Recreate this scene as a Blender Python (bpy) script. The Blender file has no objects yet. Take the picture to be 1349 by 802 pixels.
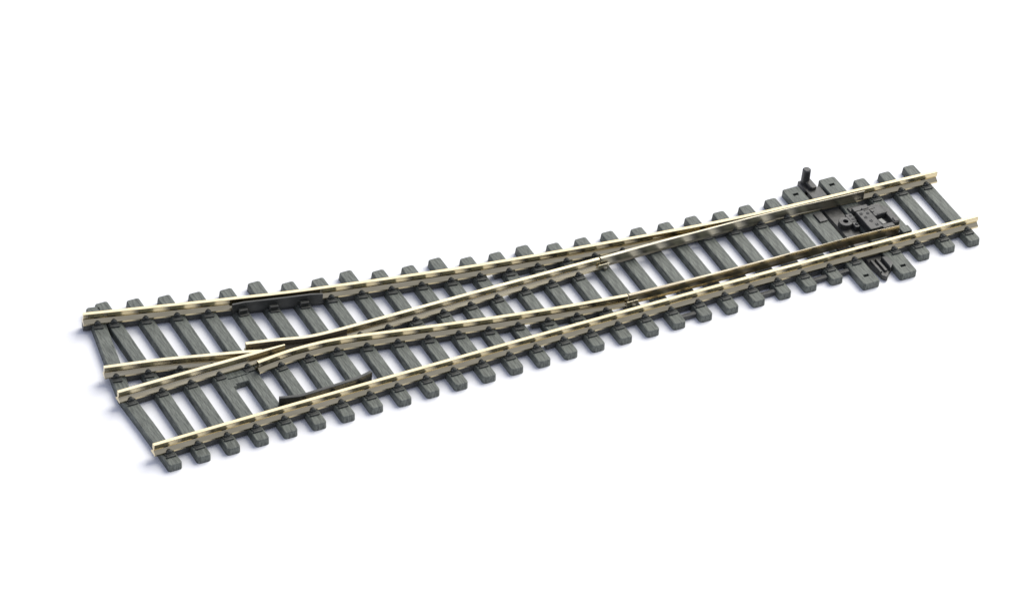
import bpy, bmesh, math, random
from mathutils import Matrix, Vector
random.seed(7)
MM = 0.001
ZG = 4.1                     # height of the rail tops above the sheet, in millimetres
scene = bpy.context.scene
C = scene.collection

# ------------------------------------------------------------------ camera
R = ((0.88227022, 0.24082006, -0.40448109), (-0.46345431, 0.59497804, -0.65666676), (0.08251883, 0.76681603, 0.6365405))
cam_data = bpy.data.cameras.new('camera')
cam = bpy.data.objects.new('camera', cam_data)
C.objects.link(cam)
cam_data.sensor_width = 36.0
cam_data.lens = 6032.42 / 1349.0 * 36.0
cam_data.clip_start = 0.05
cam_data.clip_end = 50.0
M4 = Matrix(R).to_4x4()
M4.translation = Vector((-376.784, -592.686, 577.236 + ZG)) * MM
cam.matrix_world = M4
scene.camera = cam

# ------------------------------------------------------------------ light
world = bpy.data.worlds.new('World')
scene.world = world
world.use_nodes = True
bg = world.node_tree.nodes['Background']
bg.inputs[0].default_value = (0.70, 0.76, 1.0, 1)
bg.inputs[1].default_value = 0.58


def area(name, loc, size, power, color):
    d = bpy.data.lights.new(name, 'AREA')
    d.shape = 'DISK'
    d.size = size
    d.energy = power
    d.color = color
    o = bpy.data.objects.new(name, d)
    C.objects.link(o)
    o.location = loc
    o.rotation_euler = (Vector((0, 0, 0)) - Vector(loc)).to_track_quat('-Z', 'Y').to_euler()
    return o


area('key_softbox', (1.36, 0.44, 1.54), 1.7, 58.0, (1.0, 0.97, 0.90))
area('added_rear_fill', (0.68, 1.10, 1.06), 1.05, 5.0, (1.0, 0.97, 0.93))  # added lamp in the mirror direction, there to brighten the rail tops
scene.cycles.caustics_reflective = False
scene.cycles.sample_clamp_indirect = 3.0

scene.view_settings.view_transform = 'Standard'
scene.view_settings.look = 'None'
scene.view_settings.exposure = 0.0
scene.view_settings.gamma = 1.0
scene.view_settings.use_curve_mapping = False


# ------------------------------------------------------------------ materials
def new_mat(name):
    m = bpy.data.materials.new(name)
    m.use_nodes = True
    return m, m.node_tree.nodes, m.node_tree.links, m.node_tree.nodes['Principled BSDF']


def noise_mat(name, c1, c2, rough, stretch, scale, bump, metallic=0.0, fine=None, rough_var=0.0, spec=0.5):
    m, n, l, b = new_mat(name)
    tc = n.new('ShaderNodeTexCoord')
    mp = n.new('ShaderNodeMapping')
    mp.inputs['Scale'].default_value = stretch
    l.new(tc.outputs['Object'], mp.inputs['Vector'])
    t = n.new('ShaderNodeTexNoise')
    t.inputs['Scale'].default_value = scale
    t.inputs['Detail'].default_value = 6
    t.inputs['Roughness'].default_value = 0.65
    l.new(mp.outputs[0], t.inputs['Vector'])
    rp = n.new('ShaderNodeValToRGB')
    rp.color_ramp.elements[0].position = 0.32
    rp.color_ramp.elements[0].color = (*c1, 1)
    rp.color_ramp.elements[1].position = 0.70
    rp.color_ramp.elements[1].color = (*c2, 1)
    l.new(t.outputs['Fac'], rp.inputs[0])
    l.new(rp.outputs[0], b.inputs['Base Color'])
    b.inputs['Metallic'].default_value = metallic
    b.inputs['Roughness'].default_value = rough
    b.inputs['Specular IOR Level'].default_value = spec
    if rough_var:
        mr = n.new('ShaderNodeMapRange')
        mr.inputs['To Min'].default_value = rough - rough_var
        mr.inputs['To Max'].default_value = rough + rough_var
        l.new(t.outputs['Fac'], mr.inputs['Value'])
        l.new(mr.outputs[0], b.inputs['Roughness'])
    if bump:
        bp = n.new('ShaderNodeBump')
        bp.inputs['Strength'].default_value = bump
        bp.inputs['Distance'].default_value = 0.00012
        l.new(t.outputs['Fac'], bp.inputs['Height'])
        l.new(bp.outputs[0], b.inputs['Normal'])
    return m


M_SLEEPER = noise_mat('sleeper_plastic', (0.032, 0.038, 0.031), (0.182, 0.197, 0.166), 0.55, (2600, 330, 900), 1.0, 0.9)
M_CHAIR = noise_mat('chair_plastic', (0.026, 0.028, 0.023), (0.085, 0.088, 0.076), 0.5, (900, 900, 900), 1.0, 0.3)
M_BLACK = noise_mat('dark_plastic', (0.030, 0.031, 0.028), (0.070, 0.070, 0.064), 0.45, (700, 700, 700), 1.0, 0.3)
M_MECH = noise_mat('mechanism_plastic', (0.026, 0.026, 0.023), (0.085, 0.082, 0.073), 0.40, (600, 600, 600), 1.0, 0.4)
M_RAIL = noise_mat('nickel_silver', (0.56, 0.475, 0.29), (0.68, 0.585, 0.375), 0.15, (160, 900, 900), 1.0, 0.03, 1.0, rough_var=0.03)
M_BLADE = noise_mat('blade_nickel_silver', (0.40, 0.37, 0.28), (0.56, 0.52, 0.41), 0.30, (120, 900, 900), 1.0, 0.06, 1.0, rough_var=0.08)
M_CHECK = noise_mat('check_rail_plastic', (0.024, 0.025, 0.020), (0.055, 0.056, 0.047), 0.42, (300, 900, 900), 1.0, 0.3)
M_WING = noise_mat('crossing_nickel_silver', (0.57, 0.49, 0.32), (0.69, 0.61, 0.41), 0.27, (160, 900, 900), 1.0, 0.04, 1.0, rough_var=0.04)
M_BLADE_SHADE = noise_mat('shade_toned_blade', (0.25, 0.22, 0.16), (0.41, 0.37, 0.28), 0.30, (120, 900, 900), 1.0, 0.06, 1.0, rough_var=0.08)  # darker copy of the blade metal; shade and dark reflection painted into its colour
M_FLANGE_DARK = noise_mat('dull_darkened_flangeway', (0.11, 0.092, 0.058), (0.25, 0.21, 0.14), 0.55, (300, 900, 900), 1.0, 0.2, 0.6)  # dull brown metal, darkened in colour to suppress reflections between the wing rails
M_PIN = noise_mat('bright_plastic_pin', (0.16, 0.16, 0.14), (0.30, 0.30, 0.27), 0.45, (500, 500, 500), 1.0, 0.2)
M_PAPER = noise_mat('white_paper', (0.86, 0.86, 0.86), (0.88, 0.88, 0.88), 0.9, (300, 300, 300), 1.0, 0.0, spec=0.1)


# ------------------------------------------------------------------ helpers
def link(name, bm, mat, parent=None, smooth=False, origin=(0, 0, 0)):
    """bm in millimetres (z measured from the rail tops) -> ONE mesh object in metres"""
    ox, oy, oz = origin
    bmesh.ops.recalc_face_normals(bm, faces=bm.faces[:])
    for v in bm.verts:
        v.co = Vector(((v.co.x - ox) * MM, (v.co.y - oy) * MM, (v.co.z - oz) * MM))
    if smooth:
        for f in bm.faces:
            f.smooth = True
        for e in bm.edges:
            if len(e.link_faces) == 2 and e.calc_face_angle(0) > math.radians(38):
                e.smooth = False
    me = bpy.data.meshes.new(name)
    bm.to_mesh(me)
    bm.free()
    me.materials.append(mat)
    o = bpy.data.objects.new(name, me)
    C.objects.link(o)
    if parent is not None:
        o.parent = parent
    o.location = (ox * MM, oy * MM, (oz + (ZG if parent is None else 0)) * MM)
    return o


def spline(pts, step=1.0):
    """Catmull-Rom through the points, sampled about every step mm"""
    P = [Vector(p) for p in pts]
    P = [P[0] * 2 - P[1]] + P + [P[-1] * 2 - P[-2]]
    out = []
    for i in range(1, len(P) - 2):
        a, b, c, d = P[i - 1:i + 3]
        n = max(1, int((c - b).length / step))
        for k in range(n):
            t = k / n
            out.append(0.5 * ((2 * b) + (c - a) * t + (2 * a - 5 * b + 4 * c - d) * t * t + (3 * b - a - 3 * c + d) * t ** 3))
    out.append(P[-2].copy())
    return out


def sweep(bm, path, profile, scale=None):
    """profile: list of (offset to the left of travel, z), closed; path: 2D points"""
    rings = []
    n = len(path)
    for i, p in enumerate(path):
        t = (path[min(i + 1, n - 1)] - path[max(i - 1, 0)]).normalized()
        nrm = Vector((-t.y, t.x))
        prof = profile(i / (n - 1)) if callable(profile) else profile
        rings.append([bm.verts.new((p.x + nrm.x * o, p.y + nrm.y * o, z)) for o, z in prof])
    m = len(rings[0])
    for a, b in zip(rings, rings[1:]):
        for k in range(m):
            bm.faces.new((a[k], a[(k + 1) % m], b[(k + 1) % m], b[k]))
    bm.faces.new(rings[0][::-1])
    bm.faces.new(rings[-1])
    return bm


def stack(bm, loops):
    """closed solid from loops of equal length"""
    rings = [[bm.verts.new(p) for p in L] for L in loops]
    m = len(rings[0])
    for a, b in zip(rings, rings[1:]):
        for k in range(m):
            bm.faces.new((a[k], a[(k + 1) % m], b[(k + 1) % m], b[k]))
    bm.faces.new(rings[0][::-1])
    bm.faces.new(rings[-1])


def rrect(w, h, r, inset=0.0, seg=4):
    """rounded rectangle outline about the origin"""
    r = min(r, w / 2, h / 2)
    out = []
    for sx, sy, a0 in ((1, 1, 0), (-1, 1, 90), (-1, -1, 180), (1, -1, 270)):
        cx, cy = sx * (w / 2 - r), sy * (h / 2 - r)
        for k in range(seg + 1):
            a = math.radians(a0 + 90 * k / seg)
            rr = max(r - inset, 0.02)
            out.append((cx + (rr if r - inset > 0.02 else r - inset) * math.cos(a), cy + (rr if r - inset > 0.02 else r - inset) * math.sin(a)))
    return out


def rbox(bm, cx, cy, z0, z1, w, h, r=0.2, bev=0.12, rot=0.0, draft=0.0):
    """box with rounded plan corners and a bevelled top"""
    c, s = math.cos(rot), math.sin(rot)

    def L(inset, z):
        return [(cx + x * c - y * s, cy + x * s + y * c, z) for x, y in rrect(w, h, r, inset)]
    stack(bm, [L(-draft, z0), L(0, z1 - bev), L(bev * 0.3, z1 - bev * 0.3), L(bev, z1)])


def cyl(bm, cx, cy, z0, z1, r, seg=14, bev=0.08, r0=None):
    def L(rr, z):
        return [(cx + rr * math.cos(2 * math.pi * k / seg), cy + rr * math.sin(2 * math.pi * k / seg), z) for k in range(seg)]
    stack(bm, [L(r0 or r, z0), L(r, z1 - bev), L(r - bev, z1)])


def ring(bm, cx, cy, z0, z1, r, hole, seg=20):
    rows = []
    for rr, z in ((hole, z0), (r, z0), (r, z1 - 0.08), (r - 0.08, z1), (hole + 0.05, z1), (hole, z1 - 0.05)):
        rows.append([bm.verts.new((cx + rr * math.cos(2 * math.pi * k / seg), cy + rr * math.sin(2 * math.pi * k / seg), z)) for k in range(seg)])
    for a, b in zip(rows, rows[1:] + rows[:1]):
        for k in range(seg):
            bm.faces.new((a[k], a[(k + 1) % seg], b[(k + 1) % seg], b[k]))


# ------------------------------------------------------------------ the setting
bm = bmesh.new()
bmesh.ops.create_grid(bm, x_segments=1, y_segments=1, size=6000)
for v in bm.verts:
    v.co.z = -ZG
ground = link('ground', bm, M_PAPER)
ground['kind'] = 'structure'
ground['label'] = 'plain white paper sheet under the model track'
ground['category'] = 'ground'

# ------------------------------------------------------------------ track geometry (plan, millimetres)
XL, XR = -92.65, 92.65


def bow(x):
    return -1.007e-4 * (x * x - XL * XL)


def front_y(x):
    return -8.22 + 0.92 * bow(x)


def far_y(x):
    return 8.25 + 0.92 * bow(x)


back_pts = [(-89.6, 31.95), (-77, 29.05), (-65, 26.3), (-50, 23.05), (-38, 20.85), (-25, 18.6), (-12, 16.5), (2, 14.65), (16, 13.0),
            (30, 11.45), (43, 10.15), (56, 9.35), (70, 8.75), (82, 8.25), (92.65, 7.75)]
back_path = spline(back_pts)
front_path = [Vector((x, front_y(x))) for x in [XL + (XR - XL) * k / 120 for k in range(121)]]
BREAK = 13.3
far_v_path = [Vector((x, far_y(x) + (-0.0))) for x in [XL + (-57.0 - XL) * k / 24 for k in range(25)]]
low_v_path = spline([(-92.2, 15.9), (-81.3, 13.85), (-72, 11.55), (-65, 9.75), (-61.8, 8.75)])
wing_up = spline([(-63.9, 11.95), (-58.2, 10.8), (-52.4, 9.35), (-47.5, 8.95), (-40, far_y(-40)), (-30, far_y(-30)), (-20, far_y(-20)), (-8, far_y(-8)),
                  (4, far_y(4)), (BREAK - 0.15, far_y(BREAK - 0.2))])
wing_low = spline([(-64.1, 6.0), (-57.3, 6.75), (-50.4, 6.75), (-46, 6.3), (-41.7, 5.6), (-32, 3.7), (-24, 2.2), (-12.4, 0.15), (0, -1.75),
                   (BREAK - 0.4, -3.3)])
blade_up = spline([(BREAK + 0.15, far_y(BREAK)), (27, 9.15), (37, 9.05), (45.5, 9.0), (52, 8.85), (58, 8.62), (66, 8.15), (75, 7.75)])
blade_low = spline([(BREAK - 0.1, -3.32), (22, -3.62), (34, -3.95), (45, -4.1), (56, -4.2), (66, -4.3), (75.9, -4.75)])


def y_on(path, x):
    for a, b in zip(path, path[1:]):
        if a.x <= x <= b.x:
            t = (x - a.x) / (b.x - a.x)
            return a.y + (b.y - a.y) * t, math.atan2(b.y - a.y, b.x - a.x)
    return None


# ------------------------------------------------------------------ the turnout
turnout = bpy.data.objects.new('model_railway_turnout', None)
C.objects.link(turnout)
turnout.location = (0, 0, ZG * MM)
turnout.empty_display_size = 0.02
turnout['label'] = 'model railway turnout of nickel silver rails on dark grey plastic sleepers'
turnout['category'] = 'train track'

RAIL = [(-0.42, -0.06), (-0.34, 0.0), (0.34, 0.0), (0.42, -0.06), (0.42, -0.92), (0.24, -1.12), (0.20, -1.38), (0.34, -1.62), (0.92, -2.02), (0.92, -2.38),
        (-0.92, -2.38), (-0.92, -2.02), (-0.34, -1.62), (-0.20, -1.38), (-0.24, -1.12), (-0.42, -0.92)]


def rail(name, path, mat=M_RAIL, prof=RAIL, label=None):
    o = link(name, sweep(bmesh.new(), path, prof), mat, turnout)
    if label:
        o['label'] = label
    return o


rail('stock_rail', front_path)
rail('stock_rail', back_path)


def nose(t):
    k = max(0.0, (t - 0.80) / 0.20)
    f = 1 - 0.55 * k
    g = 1 - 0.72 * k
    return [(o * (f if z > -1.5 else g), z) for o, z in RAIL]


rail('crossing_nose_rail', far_v_path, M_WING, nose)
# the splice rail is planed so it butts against the nose rail
rail('crossing_splice_rail', low_v_path, M_WING, [(o, z - 0.015) for o, z in RAIL])
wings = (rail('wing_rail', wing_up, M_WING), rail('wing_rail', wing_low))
# flangeway faces dull brown, colour darkened to hold back bright reflections in the crossing
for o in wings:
    o.data.materials.append(M_FLANGE_DARK)
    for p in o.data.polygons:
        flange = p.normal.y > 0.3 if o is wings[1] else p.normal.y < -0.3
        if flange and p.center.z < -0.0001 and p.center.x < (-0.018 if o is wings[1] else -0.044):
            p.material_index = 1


def blade_profile(side):
    """full head at the heel, planed to a thin tip on the stock rail side"""
    def f(t):
        k = min(1.0, max(0.0, (t - 0.1) / 0.65))
        w = 0.30 * (1 - k) + 0.05 * k
        fw = 0.50 * (1 - k) + 0.12 * k
        near = 0.36 * (1 - k) + 0.12 * k
        p = [(-near, -0.05), (-near + 0.06, 0.0), (w, 0.0), (w + 0.04, -0.05), (w + 0.04, -1.6), (fw, -2.15), (-fw - 0.05, -2.15), (-near, -1.7)]
        return [(o * side, z) for o, z in (p if side > 0 else p)]
    return f


rail('point_blade', blade_up, M_BLADE, blade_profile(1), 'closed point blade lying against the far stock rail')
rail('point_blade', blade_low, M_BLADE_SHADE, blade_profile(1), 'open point blade standing clear of the near stock rail')

# ------------------------------------------------------------------ sleepers and chairs
PITCH, X0 = 6.121, -89.84
ZT, ZB = -2.5, -4.1
back_end = {1: 36.6, 2: 35.2, 3: 33.9, 4: 32.5, 5: 31.2, 6: 31.1, 7: 28.5, 8: 27.3, 9: 27.3, 10: 25.1, 11: 24.1, 12: 24.2, 13: 22.1, 14: 21.3, 15: 21.2,
            16: 19.5, 17: 18.9, 18: 18.7, 19: 17.5, 20: 16.9, 21: 16.6, 22: 15.8, 23: 15.6, 24: 15.5}


def sleeper(x, y0, y1, w=2.75, r=0.55):
    bm = bmesh.new()
    rbox(bm, x, (y0 + y1) / 2, ZB + 0.01, ZT, w, y1 - y0, r, 0.21, draft=0.10)
    return link('sleeper', bm, M_SLEEPER, turnout, origin=(x, (y0 + y1) / 2, ZT))


def bent_sleeper(path, w):
    def outline(inset, z):
        h = w / 2 - inset
        L, Rr = [], []
        for i, p in enumerate(path):
            t = (path[min(i + 1, len(path) - 1)] - path[max(i - 1, 0)]).normalized()
            n = Vector((-t.y, t.x))
            q = p + t * (inset if i == 0 else -inset if i == len(path) - 1 else 0)
            if i in (0, len(path) - 1):
                sgn = 1 if i == 0 else -1
                a, b = q + n * h + t * 0.35 * sgn, q + n * (h - 0.35)
                c, d = q - n * (h - 0.35), q - n * h + t * 0.35 * sgn
                L += [a, b][::-1] if i == 0 else [a, b]
                Rr += [d, c][::-1] if i == 0 else [d, c]
            else:
                L.append(q + n * h)
                Rr.append(q - n * h)
        return [(v.x, v.y, z) for v in L + Rr[::-1]]
    bm = bmesh.new()
    stack(bm, [outline(-0.1, ZB + 0.01), outline(0, ZT - 0.16), outline(0.05, ZT - 0.05), outline(0.16, ZT)])
    p = path[0]
    return link('sleeper', bm, M_SLEEPER, turnout, origin=(p.x, p.y, ZT))


sleepers = {}
sleepers[0] = bent_sleeper([Vector(p) for p in ((-89.75, -12.35), (-90.1, 0), (-90.55, 9.2), (-88.6, 20), (-85.75, 35.9))], 2.75)
for i in range(1, 25):
    jit = random.uniform(-0.06, 0.06)
    sleepers[i] = sleeper(X0 + PITCH * i + jit, -12.3 + random.uniform(-0.1, 0.1), back_end[i])
for k, x in ((27, 77.85), (28, 83.97), (29, 89.95)):
    sleepers[k] = sleeper(x, -12.3, 14.3)


def chair_mesh():
    bm = bmesh.new()
    # plate with a rounded lip either side of the foot
    for s in (1, -1):
        rbox(bm, 0, s * 1.16, -0.02, 0.26, 2.1, 0.9, 0.42, 0.10)
        rbox(bm, 0, s * 0.98, 0.10, 0.74, 1.25, 0.66, 0.2, 0.16)
        cyl(bm, 0, s * 0.9, 0.5, 1.02, 0.42, 10, 0.16)
        rbox(bm, 0, s * 1.98, -0.02, 0.36, 2.1, 0.46, 0.22, 0.12)
    rbox(bm, 0, 0, -0.02, 0.1, 1.9, 1.9, 0.1, 0.03)
    return bm


first_chair = None
chair_data = None


def chair(i, path, x=None):
    global chair_data
    s = sleepers[i]
    cx = x if x is not None else s.location.x / MM
    hit = y_on(path, cx)
    if hit is None:
        return
    y, a = hit
    if chair_data is None:
        o = link('rail_chair', chair_mesh(), M_CHAIR)
        chair_data = o.data
    else:
        o = bpy.data.objects.new('rail_chair', chair_data)
        C.objects.link(o)
    o.parent = s
    o.location = (cx * MM - s.location.x, y * MM - s.location.y, 0)
    o.rotation_euler = (0, 0, a)


for i in sleepers:
    chair(i, front_path)
    chair(i, back_path, x=-86.9 if i == 0 else None)
    if i <= 4:
        chair(i, far_v_path, x=-90.3 if i == 0 else None)
    if i <= 3:
        chair(i, low_v_path, x=-90.0 if i == 0 else None)
    if 7 <= i <= 16:
        chair(i, wing_up)
    if 5 <= i <= 16:
        chair(i, wing_low)


# ------------------------------------------------------------------ webs that tie the sleepers together under the rails
def web(path, xa, xb, half=0.78, dy=0.0, top=-2.44, bot=-3.75):
    pts = [Vector((p.x, p.y + dy)) for p in path if xa <= p.x <= xb]
    if len(pts) < 2:
        return
    link('web_strip', sweep(bmesh.new(), pts, [(half, top), (half, bot), (-half, bot), (-half, top)]), M_BLACK, turnout)


GAP0, GAP1 = X0 + PITCH * 13 + 1.3, X0 + PITCH * 13 + 2.4
for path in (front_path, back_path):
    web(path, -90, GAP0)
    web(path, GAP1, 91)
web(far_v_path, -90, -62)
web(low_v_path, -90.2, -66)
for path in (wing_up, wing_low):
    web(path, -52, GAP0)
    web(path, GAP1, 9.6)


def strap(x0, x1, y, w=0.9, top=-2.9, bot=-3.8):
    bm = bmesh.new()
    rbox(bm, (x0 + x1) / 2, y, bot, top, x1 - x0, w, 0.05, 0.08)
    link('web_strip', bm, M_BLACK, turnout)


def sx(i):
    return X0 + PITCH * i


for i in (18, 21):
    strap(sx(i) + 1.0, sx(i + 1) - 1.0, -10.2)
strap(sx(23) + 1.0, sx(24) - 1.0, -10.2)
strap(sx(24) + 1.0, 61.6, -10.2)

# crossing base: the moulded plate between two sleepers below the crossing nose
bm = bmesh.new()
rbox(bm, -68.4, 6.4, -3.9, -2.53, 4.6, 4.0, 0.3, 0.12)
rbox(bm, -69.9, 4.3, -3.9, -2.56, 1.0, 1.0, 0.3, 0.12)
rbox(bm, -68.0, 6.3, -2.7, -2.3, 4.4, 0.35, 0.1, 0.08, 0.03)
link('crossing_base', bm, M_SLEEPER, turnout, origin=(-68.4, 6.4, -2.52))
bm = bmesh.new()
rbox(bm, -59.2, 8.8, -3.9, -2.53, 9.6, 3.4, 0.3, 0.12)
link('crossing_base', bm, M_SLEEPER, turnout, origin=(-57.5, 8.6, -2.52))

# ------------------------------------------------------------------ check rails (dark plastic, flared ends)
CHECK = [(-0.36, -0.28), (-0.28, -0.2), (0.28, -0.2), (0.36, -0.28), (0.40, -2.52), (-0.40, -2.52)]
link('check_rail', sweep(bmesh.new(), spline([(-64.6, -4.75), (-61.8, -5.5), (-59.2, -5.75), (-50.2, -5.4), (-47.8, -5.2), (-44.8, -4.6)], 0.5), CHECK), M_CHECK, turnout)
cb_path = [Vector((x, y_on(back_path, x)[0] - 1.22 - 0.35 * max(0, abs(x + 52.2) - 6.5) / 2.5)) for x in [-61.2 + 18.0 * k / 36 for k in range(37)]]
CHECK_THIN = [(-0.24, -0.33), (-0.18, -0.25), (0.18, -0.25), (0.24, -0.33), (0.30, -2.52), (-0.30, -2.52)]
link('check_rail', sweep(bmesh.new(), cb_path, CHECK_THIN), M_CHECK, turnout)
for i in (5, 6, 7):
    y, a = y_on(cb_path, sx(i)) or (None, None)
    if y is None:
        continue
    bm = bmesh.new()
    rbox(bm, sx(i), y - 0.7, ZT - 0.02, ZT + 1.15, 1.9, 0.9, 0.25, 0.2, a)
    rbox(bm, sx(i), y - 1.35, ZT - 0.02, ZT + 0.28, 2.0, 0.7, 0.25, 0.1, a)
    o = link('check_rail_bracket', bm, M_CHECK, turnout, origin=(sx(i), y - 0.85, ZT))

# ------------------------------------------------------------------ rail joints at the heel of the blades
for (x, y) in ((BREAK, far_y(BREAK)), (BREAK - 0.2, -3.32)):
    bm = bmesh.new()
    rbox(bm, x + 0.6, y - 0.75, -2.3, -1.1, 2.6, 0.35, 0.1, 0.08)
    cyl(bm, x + 0.9, y - 0.95, -2.5, -1.75, 0.45, 14, 0.12)
    link('heel_joint', bm, M_BLADE, turnout, origin=(x, y, -2.3))

# ------------------------------------------------------------------ the two long timbers that carry the mechanism


def timber_chair(t, x):
    y, a = y_on(front_path, x)
    o = bpy.data.objects.new('rail_chair', chair_data)
    C.objects.link(o)
    o.parent = t
    o.location = (x * MM - t.location.x, y * MM - t.location.y, 0)


def timber(x, y0, y1, w, hy):
    """sleeper with a rectangular pin hole through each end"""
    bm = bmesh.new()
    holes = sorted(hy)
    hw, hh = 1.25, 0.72
    segs = [(y0, holes[0] - hh / 2), (holes[0] + hh / 2, holes[1] - hh / 2), (holes[1] + hh / 2, y1)]
    a, b = x - w / 2, x + w / 2
    ys = [y0 + 0.5, holes[0] - hh / 2, holes[0] + hh / 2, holes[1] - hh / 2, holes[1] + hh / 2, y1 - 0.5]
    xs = [a, x - hw / 2, x + hw / 2, b]
    grid = {}

    def V(i, j, z, ins):
        k = (i, j, z)
        if k not in grid:
            X = xs[i] + (ins if i == 0 else -ins if i == 3 else 0)
            Y = ys[j]
            grid[k] = bm.verts.new((X, Y, z))
        return grid[k]
    cells = [(i, j) for i in range(3) for j in range(5) if not (i == 1 and j in (1, 3))]
    for i, j in cells:
        bm.faces.new((V(i, j, ZT, 0.14), V(i + 1, j, ZT, 0.14), V(i + 1, j + 1, ZT, 0.14), V(i, j + 1, ZT, 0.14)))
    for j in (1, 3):                       # hole walls and bottom
        zb = ZT - 1.5
        q = [(1, j), (2, j), (2, j + 1), (1, j + 1)]
        bv = {c: bm.verts.new((xs[c[0]], ys[c[1]], zb)) for c in q}
        for c, d in zip(q, q[1:] + q[:1]):
            bm.faces.new((V(*c, ZT, 0.14), V(*d, ZT, 0.14), bv[d], bv[c]))
        bm.faces.new([bv[c] for c in q])
    for j in range(5):
        for i in (0, 3):
            t0, t1 = V(i, j, ZT, 0.14), V(i, j + 1, ZT, 0.14)
            m0, m1 = V(i, j, ZT - 0.14, 0), V(i, j + 1, ZT - 0.14, 0)
            b0, b1 = V(i, j, ZB + 0.01, 0), V(i, j + 1, ZB + 0.01, 0)
            bm.faces.new((t0, t1, m1, m0))
            bm.faces.new((m0, m1, b1, b0))
    for j, yo, in ((0, y0), (5, y1)):     # rounded end caps
        d = 1 if j == 5 else -1
        levels = ((ZT, 0.14), (ZT - 0.14, 0), (ZB + 0.01, 0))
        rows = []
        for z, ins in levels:
            r = 0.45
            e = [V(0, j, z, ins)]
            e += [bm.verts.new((a + r * 0.3 + ins, yo - d * (r * 0.3 + ins), z)), bm.verts.new((a + r + ins, yo - d * ins, z)),
                  bm.verts.new((b - r - ins, yo - d * ins, z)), bm.verts.new((b - r * 0.3 - ins, yo - d * (r * 0.3 + ins), z))]
            e += [V(3, j, z, ins)]
            rows.append(e)
        mid = [V(1, j, ZT, 0.14), V(2, j, ZT, 0.14)]
        bm.faces.new(rows[0] + mid[::-1])
        for p, q in zip(rows, rows[1:]):
            for k in range(5):
                bm.faces.new((p[k], p[k + 1], q[k + 1], q[k]))
    return link('mechanism_timber', bm, M_SLEEPER, turnout, origin=(x, 0, ZT))


timber_a = timber(62.9, -16.1, 17.1, 3.9, (-13.6, 14.7))
timber_b = timber(71.65, -16.2, 17.1, 3.9, (-13.7, 14.7))
timber_chair(timber_a, 63.0)
timber_chair(timber_b, 72.4)
# slide plates on the timbers under the blades
for (x, y, w, h) in ((63.7, 6.0, 1.9, 2.9), (62.9, -5.0, 2.6, 3.2)):
    bm = bmesh.new()
    rbox(bm, x, y, ZT - 0.02, ZT + 0.35, w, h, 0.15, 0.1)
    link('slide_plate', bm, M_MECH, turnout, origin=(x, y, ZT))
for (x, y) in ((72.0, 5.9),):
    bm = bmesh.new()
    rbox(bm, x, y, ZT - 0.02, ZT + 0.3, 3.2, 1.3, 0.15, 0.1)
    link('slide_plate', bm, M_MECH, turnout, origin=(x, y, ZT))

# ------------------------------------------------------------------ tie bar with its drive pegs
bm = bmesh.new()
rbox(bm, 67.6, 2.9, -3.95, -2.95, 3.5, 25.6, 0.1, 0.12)
pts = [(65.85, -9.8), (66.3, -14.5), (67.0, -15.3), (69.35, -12.9), (69.35, -9.8)]
stack(bm, [[(x, y, -3.93) for x, y in pts], [(x, y, -3.05) for x, y in pts], [(67.6 + (x - 67.6) * 0.93, -12 + (y + 12) * 0.95, -2.93) for x, y in pts]])
rbox(bm, 66.75, 16.6, -3.94, -3.0, 1.8, 4.6, 0.3, 0.12)
for dx in (-1.1, 0.1):
    rbox(bm, 67.55 + dx, -11.7, -3.0, -2.45, 0.62, 4.0, 0.1, 0.1)
rbox(bm, 67.5, 16.6, -3.0, -2.15, 1.5, 3.4, 0.5, 0.2)
tie = link('tie_bar', bm, M_MECH, turnout, origin=(67.45, 2.2, -2.75))
bm = bmesh.new()
cyl(bm, 67.15, 18.0, -3.9, 0.5, 0.88, 18, 0.2, 0.95)
link('drive_peg', bm, M_BLACK, tie, True, (0, 0, 0))
C.objects[-1].location = (-67.45 * MM, -2.2 * MM, 2.75 * MM)
bm = bmesh.new()
# wedge shaped end of the bar, standing up on the near side
pts = [(68.6, -13.7), (69.9, -12.6), (69.9, -10.0), (68.6, -10.0)]
stack(bm, [[(x, y, -3.9) for x, y in pts], [(x, y, -2.2) for x, y in pts], [(x * 0.8 + 69.3 * 0.2, y * 0.8 - 11.2 * 0.2, -2.05) for x, y in pts]])
link('drive_peg', bm, M_BLACK, tie)
C.objects[-1].location = (-67.45 * MM, -2.2 * MM, 2.75 * MM)

# ------------------------------------------------------------------ over-centre spring housing
bm = bmesh.new()
zt, zb = -0.75, -2.6
# four bars leave the slot open
rbox(bm, 71.75, 0.2, zb, zt, 3.1, 6.2, 0.25, 0.15)
rbox(bm, 74.75, 2.1, zb, zt - 0.02, 2.9, 2.9, 0.2, 0.15)
rbox(bm, 76.75, 0.1, zb, zt - 0.12, 1.5, 5.6, 0.3, 0.15)
rbox(bm, 74.65, -2.6, zb, zt - 0.35, 2.8, 1.1, 0.15, 0.12)
rbox(bm, 74.7, -0.6, zb, zt - 1.25, 2.8, 2.9, 0.1, 0.05)
rbox(bm, 74.0, 3.95, zb, zt - 0.25, 3.6, 0.5, 0.12, 0.1)
rbox(bm, 72.3, 4.6, zb, zt - 0.55, 3.6, 1.3, 0.15, 0.12)
rbox(bm, 76.0, 4.4, zb, zt - 0.85, 2.2, 1.2, 0.15, 0.12)
rbox(bm, 73.4, 2.95, zt - 0.2, zt + 0.1, 2.6, 0.28, 0.06, 0.06)
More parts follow.
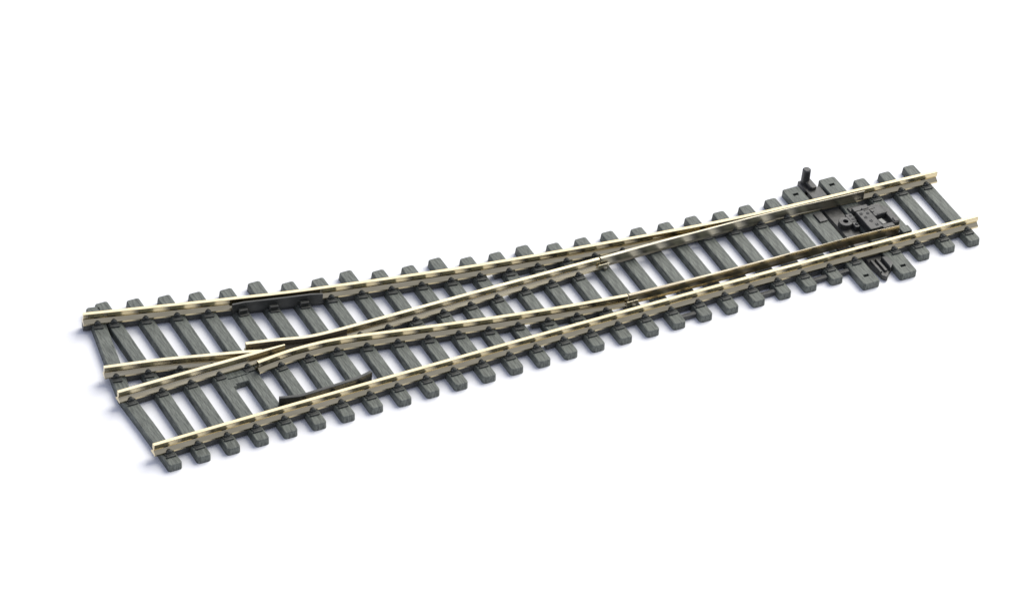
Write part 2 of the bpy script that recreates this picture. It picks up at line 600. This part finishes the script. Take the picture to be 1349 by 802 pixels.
rbox(bm, 75.2, 0.85, zt - 0.2, zt + 0.1, 2.4, 0.26, 0.06, 0.06)
rbox(bm, 76.9, -1.9, zb, zt + 0.1, 1.2, 1.3, 0.15, 0.12)
housing = link('spring_housing', bm, M_MECH, turnout, origin=(74, 0, zb))
for (x, y, r) in ((71.0, 2.2, 0.24), (71.3, 0.9, 0.28), (72.4, 1.9, 0.26), (71.8, -0.5, 0.26), (72.3, -2.0, 0.26)):
    bm = bmesh.new()
    ring(bm, x, y, zt - 0.05, zt + 0.13, r + 0.13, r * 0.55, 12)
    link('rivet', bm, M_BLACK, housing, origin=(74, 0, zb))
    C.objects[-1].location = (0, 0, 0)
for (x, y, w, h, z) in ((74.05, -1.15, 1.1, 1.7, zt - 0.25), (73.6, 2.1, 0.8, 0.6, zt + 0.22)):
    bm = bmesh.new()
    rbox(bm, x, y, zb, z, w, h, 0.2, 0.15, 0.15)
    link('spring_pin', bm, M_PIN if h > 1 else M_MECH, housing, origin=(74, 0, zb))
    C.objects[-1].location = (0, 0, 0)
# lever lug on the tie bar
bm = bmesh.new()
ring(bm, 67.5, 2.35, -2.95, -1.75, 1.45, 0.55)
rbox(bm, 69.15, 2.9, -2.9, -1.7, 1.5, 2.6, 0.2, 0.12)
rbox(bm, 69.1, 0.9, -2.9, -1.85, 1.1, 1.9, 0.25, 0.12)
lug = link('lever_lug', bm, M_MECH, turnout, origin=(67.5, 2.35, -2.6))
for (x, y) in ((69.3, 3.5), (69.2, 2.3), (69.2, 0.8)):
    bm = bmesh.new()
    ring(bm, x, y, -1.85, -1.6, 0.34, 0.12, 12)
    link('rivet', bm, M_BLACK, lug, origin=(67.5, 2.35, -2.6))
    C.objects[-1].location = (0, 0, 0)
# stop block beside the open blade
bm = bmesh.new()
rbox(bm, 77.9, -4.3, ZT - 0.02, ZT + 0.7, 2.2, 1.9, 0.2, 0.12)
rbox(bm, 76.4, -3.6, -3.9, ZT + 0.35, 1.8, 1.6, 0.2, 0.12)
link('stop_block', bm, M_SLEEPER, turnout, origin=(77, -4, ZT))
